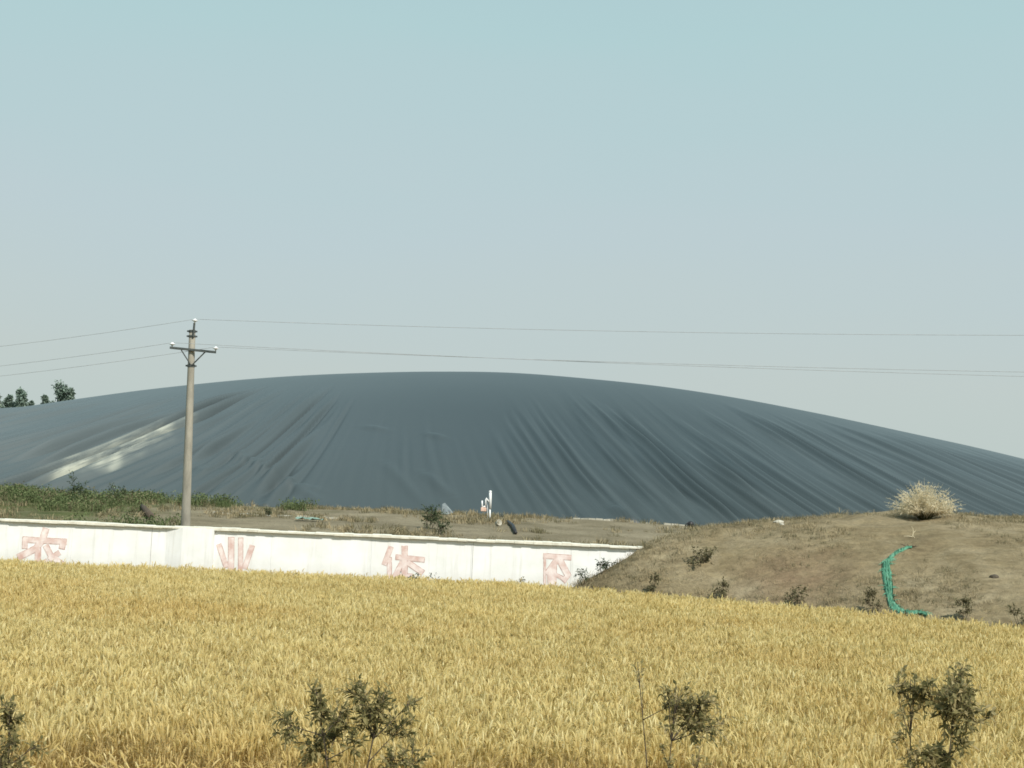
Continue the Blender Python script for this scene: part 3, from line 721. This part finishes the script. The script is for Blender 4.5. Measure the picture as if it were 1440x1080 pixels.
# ------------------------------------------------------------------ trees behind the membrane
M_TLEAF = leafmat('far_tree_leaf', [(.15, .20, .17), (.20, .26, .21), (.26, .32, .25)], trans=.15)  # leaf greens greyed and paled, distance haze put into the colour
def tree(px, ptop, Y, wpx, label, seed):
    random.seed(seed); q = at(px, ptop, Y); h = q.z - 2.0; w = 1.25 * wpx / F_PX * Y
    th = thing('poplar_tree', (q.x, Y, 2.0), label, 'tree', 'trees beyond the membrane')
    tr = MB(); lf = MB()
    tr.tube([V((0, 0, 0)), V((.1, 0, h * .4)), V((0, .1, h * .75)), V((0, 0, h * .96))], [.32, .24, .14, .03], 8)
    blobs = []
    nb = 22
    for i in range(nb):
        u = .30 + .68 * (i + .5) / nb; r = w / 2 * math.sin(min(1, (1.03 - u) * 3.0) * math.pi / 2) * random.uniform(.55, 1.0); an = random.uniform(0, 6.28)
        c = V((math.cos(an) * r * .72, math.sin(an) * r * .72, h * u)); blobs.append((c, w * random.uniform(.13, .24)))
        tr.tube([V((0, 0, h * (u - .1))), V((c.x * .5, c.y * .5, h * (u - .03))), c], [.10, .07, .02], 5)
    for c, r in blobs:
        for k in range(170):
            d = rdir(0) * r * random.uniform(.35, 1.05); d.z *= 1.25
            leaf(lf, c + d, rdir(.1), .42, .26)
    tr.build('trunk', M_BARK, th, True); lf.build('crown', M_TLEAF, th)
tree(-4, 553, 185, 26, 'tree cut by the left edge of the view beyond the membrane', 1)
tree(16, 556, 190, 22, 'lower rounded tree beside the one at the left edge', 2)
tree(28, 547, 188, 26, 'taller pointed tree in the left cluster above the membrane', 3)
tree(44, 563, 188, 10, 'tiny treetop just right of the left cluster', 4)
tree(64, 555, 186, 13, 'slim small tree left of the widest tree crown', 5)
tree(85, 541, 186, 34, 'widest and tallest tree crown above the membrane edge', 6)
tree(101, 546, 187, 15, 'narrow tree at the right end of the treetops', 7)
random.seed(99)

# ------------------------------------------------------------------ vegetation as stuff (geometry nodes)
def scatter(obj, protos, density, smin, smax, tilt=.12, seed=0, maskname=None):
    col = bpy.data.collections.new(obj.name + '_kinds')
    for p in protos: col.objects.link(p)
    ng = bpy.data.node_groups.new(obj.name + '_scatter', 'GeometryNodeTree')
    ng.interface.new_socket('Geometry', in_out='INPUT', socket_type='NodeSocketGeometry')
    ng.interface.new_socket('Geometry', in_out='OUTPUT', socket_type='NodeSocketGeometry')
    N = ng.nodes; L = ng.links
    gi = N.new('NodeGroupInput'); go = N.new('NodeGroupOutput')
    d = N.new('GeometryNodeDistributePointsOnFaces'); d.inputs['Density'].default_value = density; d.inputs['Seed'].default_value = seed
    L.new(gi.outputs[0], d.inputs['Mesh'])
    if maskname:
        na = N.new('GeometryNodeInputNamedAttribute'); na.data_type = 'FLOAT'; na.inputs['Name'].default_value = maskname
        mu = N.new('ShaderNodeMath'); mu.operation = 'MULTIPLY'; mu.inputs[1].default_value = density
        L.new(na.outputs['Attribute'], mu.inputs[0]); L.new(mu.outputs[0], d.inputs['Density'])
    ci = N.new('GeometryNodeCollectionInfo'); ci.inputs['Collection'].default_value = col
    ci.inputs['Separate Children'].default_value = True; ci.inputs['Reset Children'].default_value = True
    ip = N.new('GeometryNodeInstanceOnPoints'); ip.inputs['Pick Instance'].default_value = True
    L.new(d.outputs['Points'], ip.inputs['Points']); L.new(ci.outputs[0], ip.inputs['Instance'])
    rv = N.new('FunctionNodeRandomValue'); rv.data_type = 'FLOAT_VECTOR'
    rv.inputs['Min'].default_value = (-tilt, -tilt, 0); rv.inputs['Max'].default_value = (tilt, tilt, 6.283); rv.inputs['Seed'].default_value = seed + 1
    L.new(rv.outputs['Value'], ip.inputs['Rotation'])
    rs = N.new('FunctionNodeRandomValue'); rs.data_type = 'FLOAT'; rs.inputs[2].default_value = smin; rs.inputs[3].default_value = smax; rs.inputs['Seed'].default_value = seed + 2
    L.new(rs.outputs[1], ip.inputs['Scale'])
    L.new(ip.outputs[0], go.inputs[0])
    md = obj.modifiers.new('scatter', 'NODES'); md.node_group = ng

def proto(mb, name, mats): return bpy.data.objects.new(name, mb.mesh(name, mats))

def wheatmat(name, cols, trans):
    t = NT(name); oi = t.n('ShaderNodeObjectInfo'); g = t.n('ShaderNodeNewGeometry')
    f = t.math('ADD', t.math('MULTIPLY', g.outputs['Random Per Island'], .6), t.math('MULTIPLY', oi.outputs['Random'], .4))
    c = t.ramp(f, [(.08 + .84 * i / (len(cols) - 1), cols[i]) for i in range(len(cols))])
    patch = t.noise(None, .16, 4, .6); nn_ = patch.node
    t.l(g.outputs['Position'], nn_.inputs['Vector'])
    c = t.mix(1.0, c, t.ramp(patch, [(.3, (.97, .90, .78)), (.52, (1.0, 1.0, 1.0)), (.7, (1.08, 1.05, 1.0))]), 'MULTIPLY')
    t.col(c); t.rough(.6, .25); t.translucent(c, trans); return t.m
M_EAR = wheatmat('wheat_ear', [(.60, .475, .19), (.70, .58, .26), (.79, .685, .35), (.87, .79, .49)], .48)
M_STALK = wheatmat('wheat_stalk', [(.54, .41, .175), (.66, .53, .25), (.76, .65, .36)], .48)

def wheat_clump(seed, nst, spread, hmin, hmax, lod=0, bend=0.0):
    random.seed(seed); m = MB()
    for i in range(nst):
        x, y = random.uniform(-spread, spread), random.uniform(-spread, spread); h = random.uniform(hmin, hmax)
        an = random.uniform(0, 6.283); ln = random.uniform(.02, .12) + bend * random.uniform(.2, 1.0)
        dx, dy = math.cos(an) * ln, math.sin(an) * ln
        def P(u): return V((x + dx * u * u, y + dy * u * u, h * u - (bend * .35 * h * u ** 3)))
        sa = random.uniform(0, 3.14); side = V((math.cos(sa), math.sin(sa), 0))
        m.ribbon([P(0.15), P(.55), P(1)], .0045 if lod == 0 else .006, side, 1)
        # ear: spindle, nodding
        p = P(1); d = (P(1) - P(.8)).normalized(); nod = V((math.cos(an + random.uniform(-1, 1)), math.sin(an), 0))
        el = random.uniform(.085, .125); cur = random.uniform(.1, 1.1) + bend
        ring = []; c0 = p.copy(); dd = d.copy()
        for k, r in enumerate((.003, .0105, .012, .0095, .002)):
            a1 = dd.orthogonal().normalized(); a2 = dd.cross(a1)
            ring += [c0 + a1 * r, c0 + a2 * r * .8, c0 - a1 * r, c0 - a2 * r * .8]
            c0 = c0 + dd * el / 4; dd = (dd + (nod - V((0, 0, .8))) * .18 * cur).normalized()
        m.add(ring, [(4 * j + q, 4 * j + (q + 1) % 4, 4 * j + 4 + (q + 1) % 4, 4 * j + 4 + q) for j in range(4) for q in range(4)], 0)
        tip = (V(ring[-1]) + V(ring[-3])) / 2
        na = 7 if lod == 0 else 4
        for k in range(na):
            b = p.lerp(tip, random.uniform(.15, .95)); ad = (dd + rdir(0) * .38).normalized(); s_ = ad.orthogonal().normalized() * (.0016 if lod == 0 else .003)
            m.add([b - s_, b + s_, b + ad * random.uniform(.05, .085)], [(0, 1, 2)], 0)
        for k in range(2 if lod == 0 else 1):
            u = random.uniform(.35, .85); b = P(u); la = random.uniform(0, 6.283); ld = V((math.cos(la), math.sin(la), 0)); L_ = random.uniform(.10, .2)
            m.ribbon([b, b + ld * L_ * .4 + V((0, 0, L_ * .45)), b + ld * L_ * .8 + V((0, 0, L_ * .2)), b + ld * L_ + V((0, 0, -L_ * .25))], [.006, .011, .009, .002], V((-ld.y, ld.x, 0)), 1)
    return m
near = [proto(wheat_clump(200 + i, 12, .13, .66, .80), 'wheat_clump', [M_EAR, M_STALK]) for i in range(7)]
near += [proto(wheat_clump(230, 8, .12, .70, .86), 'wheat_clump', [M_EAR, M_STALK])]
bent = [proto(wheat_clump(260 + i, 11, .14, .5, .72, 0, .28), 'wheat_bent', [M_EAR, M_STALK]) for i in range(5)]

def far_edge(x): return np.interp(x, [-40, 0.4, 1.6, 6, 12.2, 18, 30], [41.7, 41.6, 40.4, 37.9, 33.4, 29.8, 25.8])
def field(name, yfun0, yfun1, nu, label_kind='stuff', xk=.56):
    # quads of a fan: rows follow y, columns widen with depth
    us = np.linspace(-1, 1, nu); vs = []; fs = []; nv = 14
    for j in range(nv):
        for u in us:
            x = u * 25.0
            y0 = yfun0(x); y1 = yfun1(x); y = y0 + (y1 - y0) * j / (nv - 1)
            # keep inside a wide wedge
            xx = u * (6 + xk * y); y0 = yfun0(xx); y1 = yfun1(xx); y = y0 + (y1 - y0) * j / (nv - 1)
            xx = u * (6 + xk * y)
            vs.append((xx, y, float(ground_z(xx, y))))
    for j in range(nv - 1):
        for i in range(nu - 1): a = j * nu + i; fs.append((a, a + 1, a + nu + 1, a + nu))
    me = bpy.data.meshes.new(name); me.from_pydata(vs, [], fs); me.materials.append(M_EAR)
    o = bpy.data.objects.new(name, me); COL.objects.link(o); return o
def near_edge(x): return 13.9 + .35 * math.sin(x * 1.3) + .25 * math.sin(x * 3.1 + 1)
wf = field('wheat_field', near_edge, lambda x: float(far_edge(x)), 60)
tag(wf, 'dense field of ripe golden wheat filling the foreground', 'wheat', None, 'stuff')
scatter(wf, near, 37, .88, 1.1, .10, 5)
wl = field('bent_wheat', lambda x: near_edge(x) - .75, lambda x: near_edge(x) + .35, 60)
tag(wl, 'bent and lodged wheat along the near edge of the field', 'wheat', None, 'stuff')
scatter(wl, bent, 22, .7, 1.05, .35, 9)

# grass tufts
def tuft(seed, n, h, w, spread, lean=.6):
    random.seed(seed); m = MB()
    for i in range(n):
        x, y = random.gauss(0, spread), random.gauss(0, spread); an = random.uniform(0, 6.283); L = h * random.uniform(.5, 1.1); le = random.uniform(.1, lean) * L
        d = V((math.cos(an) * le, math.sin(an) * le, 0)); s_ = V((-d.y, d.x, 0)).normalized()
        b = V((x, y, 0)); m.ribbon([b, b + d * .35 + V((0, 0, L * .6)), b + d + V((0, 0, L * .85))], [w, w * .8, w * .15], s_)
    return m
M_DRY = leafmat('dry_grass_blade', [(.24, .19, .11), (.34, .275, .165), (.44, .37, .23)], trans=.2)
M_DULL = leafmat('dull_grass_blade', [(.125, .115, .065), (.18, .16, .09), (.25, .22, .135)], trans=.2)
M_GRN = leafmat('green_weed_blade', [(.075, .105, .042), (.13, .165, .07), (.21, .225, .11)], trans=.25)
dry = [proto(tuft(400 + i, 18, .13, .009, .09, 1.4), 'dry_tuft', [M_DRY if i % 2 else M_DULL]) for i in range(4)]
gr = grid_object('dry_grass', np.arange(.8, 30, .4), np.arange(29, 48, .4), lambda X, Y: mound_z(X, Y) - .01, M_DRY)
Xg, Yg = np.meshgrid(np.arange(.8, 30, .4), np.arange(29, 48, .4))
mk = np.clip((fbm(Xg / 2.2, Yg / 2.2, 91, 4) + .12) * 3.2, 0, 1) * (mound_z(Xg, Yg) > .15)
a = gr.data.attributes.new('mask', 'FLOAT', 'POINT'); a.data.foreach_set('value', mk.ravel().astype(np.float32))
tag(gr, 'thin short dry grass over the earth mound', 'grass', None, 'stuff'); scatter(gr, dry, 30, .5, 1.3, .3, 15, 'mask')

xsb, ysb = np.arange(-32, 12, .4), np.arange(46, 74, .4)
Xg, Yg = np.meshgrid(xsb, ysb)
gb_ = grid_object('bank_grass', xsb, ysb, lambda X, Y: ground_z(X, Y) - .01, M_DULL)
mk = np.clip((fbm(Xg / 3, Yg / 3, 95, 4) + .04) * 3, 0, 1) * np.where(Xg > -11, .8, .5)
a = gb_.data.attributes.new('mask', 'FLOAT', 'POINT'); a.data.foreach_set('value', mk.ravel().astype(np.float32))
bankp = [proto(tuft(430 + i, 22, .26, .020, .13, 1.1), 'bank_tuft', [M_DULL if i % 2 else M_DRY]) for i in range(4)]
tag(gb_, 'dull brown grass covering the bank behind the wall', 'grass', None, 'stuff'); scatter(gb_, bankp, 10, .5, 1.3, .3, 25, 'mask')
gw = grid_object('green_weeds', xsb, ysb, lambda X, Y: ground_z(X, Y) - .01, M_GRN)
cov = np.interp(Xg, [-32, -21, -16, -12.5, -9, -4, 12], [.75, .60, .30, .06, .03, .0, 0])
band_ = np.interp(Yg, [46, 50, 62, 74], [.5, .55, 1.0, 1.0])
mk = np.clip((fbm(Xg / 3.5, Yg / 3.5, 99, 4) * 2.6 + cov * band_ - .28) * 1.4, 0, 1) * (cov > .05) + .9 * (Yg > 66.5) * (Yg < 69) * (Xg < -8.5) * (vnoise(Xg * .8, Yg * 0, 5) > .35)
a = gw.data.attributes.new('mask', 'FLOAT', 'POINT'); a.data.foreach_set('value', mk.ravel().astype(np.float32))
wp = []
for i in range(5):
    m = tuft(460 + i, 22, .42, .022, .14, .8)
    for k in range(40): leaf(m, V((random.gauss(0, .13), random.gauss(0, .13), random.uniform(.08, .45))), rdir(.2), .09, .05)
    wp.append(proto(m, 'weed', [M_GRN if i < 4 else M_DULL]))
tag(gw, 'green weeds on the left part of the bank behind the wall', 'weeds', None, 'stuff'); scatter(gw, wp, 7, .5, 1.35, .2, 35, 'mask')

# verge under the shrubs
vg = field('verge_grass', lambda x: 9.0, lambda x: near_edge(x) - .2, 30)
tag(vg, 'dry straw and weeds on the verge in front of the wheat', 'grass', None, 'stuff')
vp = [proto(tuft(500 + i, 26, .32, .008, .10, 1.0), 'verge_tuft', [(M_STALK, M_DRY, M_STALK, M_GRN)[i]]) for i in range(4)]
scatter(vg, vp, 16, .6, 1.3, .3, 45)
# weeds along wall foot
wfo = grid_object('wall_foot_weeds', np.arange(-32, 2.5, .5), np.arange(41.9, 42.9, .3), lambda X, Y: 0 * X, M_DULL)
tag(wfo, 'sparse weeds along the foot of the white wall', 'weeds', None, 'stuff')
scatter(wfo, [proto(tuft(520 + i, 14, .8, .010, .06, .35), 'foot_tuft', [(M_DULL, M_STALK, M_GRN)[i]]) for i in range(3)], 2.2, .6, 1.25, .1, 55)

# ------------------------------------------------------------------ light and sky
SUN_EL, SUN_AZ = math.radians(47), math.atan2(.55, -.84)     # azimuth from +Y towards +X
sd = V((math.sin(SUN_AZ) * math.cos(SUN_EL), math.cos(SUN_AZ) * math.cos(SUN_EL), math.sin(SUN_EL)))
sl = bpy.data.lights.new('sun', 'SUN'); sl.energy = 4.9; sl.angle = math.radians(.9); sl.color = (1.0, .955, .88)
so = bpy.data.objects.new('sun', sl); COL.objects.link(so); so.rotation_euler = (-sd).to_track_quat('-Z', 'Y').to_euler(); so.location = (0, 0, 60)
w = bpy.data.worlds.new('World'); S.world = w; w.use_nodes = True; wt = w.node_tree; wt.nodes.clear()
def wn(k): return wt.nodes.new(k)
sky = wn('ShaderNodeTexSky'); sky.sky_type = 'NISHITA'; sky.sun_disc = False
sky.sun_elevation = SUN_EL; sky.sun_rotation = SUN_AZ; sky.air_density = 1.2; sky.dust_density = 5.0; sky.ozone_density = 1.0
tc = wn('ShaderNodeTexCoord'); sp = wn('ShaderNodeSeparateXYZ'); wt.links.new(tc.outputs['Generated'], sp.inputs[0])
ns = wn('ShaderNodeTexNoise'); ns.inputs['Scale'].default_value = 1.6; ns.inputs['Detail'].default_value = 3
mpn = wn('ShaderNodeMapping'); mpn.inputs['Scale'].default_value = (1, 1, 5); wt.links.new(tc.outputs['Generated'], mpn.inputs[0]); wt.links.new(mpn.outputs[0], ns.inputs['Vector'])
ad = wn('ShaderNodeMath'); ad.operation = 'MULTIPLY_ADD'; ad.inputs[1].default_value = .13; wt.links.new(ns.outputs['Fac'], ad.inputs[0]); wt.links.new(sp.outputs[2], ad.inputs[2])
rp = wn('ShaderNodeValToRGB'); wt.links.new(ad.outputs[0], rp.inputs[0]); e = rp.color_ramp.elements
K = 1.0
stops = [(.065, (.505, .590, .560)), (.165, (.512, .585, .572)), (.26, (.482, .588, .612)), (.38, (.425, .600, .615)), (1.0, (.26, .46, .56))]
while len(e) < len(stops): e.new(.5)
for i, (p_, c_) in enumerate(stops): e[i].position = p_; e[i].color = (*c_, 1)
sc_ = wn('ShaderNodeVectorMath'); sc_.operation = 'SCALE'; sc_.inputs['Scale'].default_value = 11.1; wt.links.new(rp.outputs[0], sc_.inputs[0])
mx = wn('ShaderNodeMix'); mx.data_type = 'RGBA'; mx.inputs[0].default_value = .90
wt.links.new(sky.outputs[0], mx.inputs[6]); wt.links.new(sc_.outputs[0], mx.inputs[7])
bg = wn('ShaderNodeBackground'); bg.inputs['Strength'].default_value = .10; wt.links.new(mx.outputs[2], bg.inputs[0])
wo = wn('ShaderNodeOutputWorld'); wt.links.new(bg.outputs[0], wo.inputs[0])
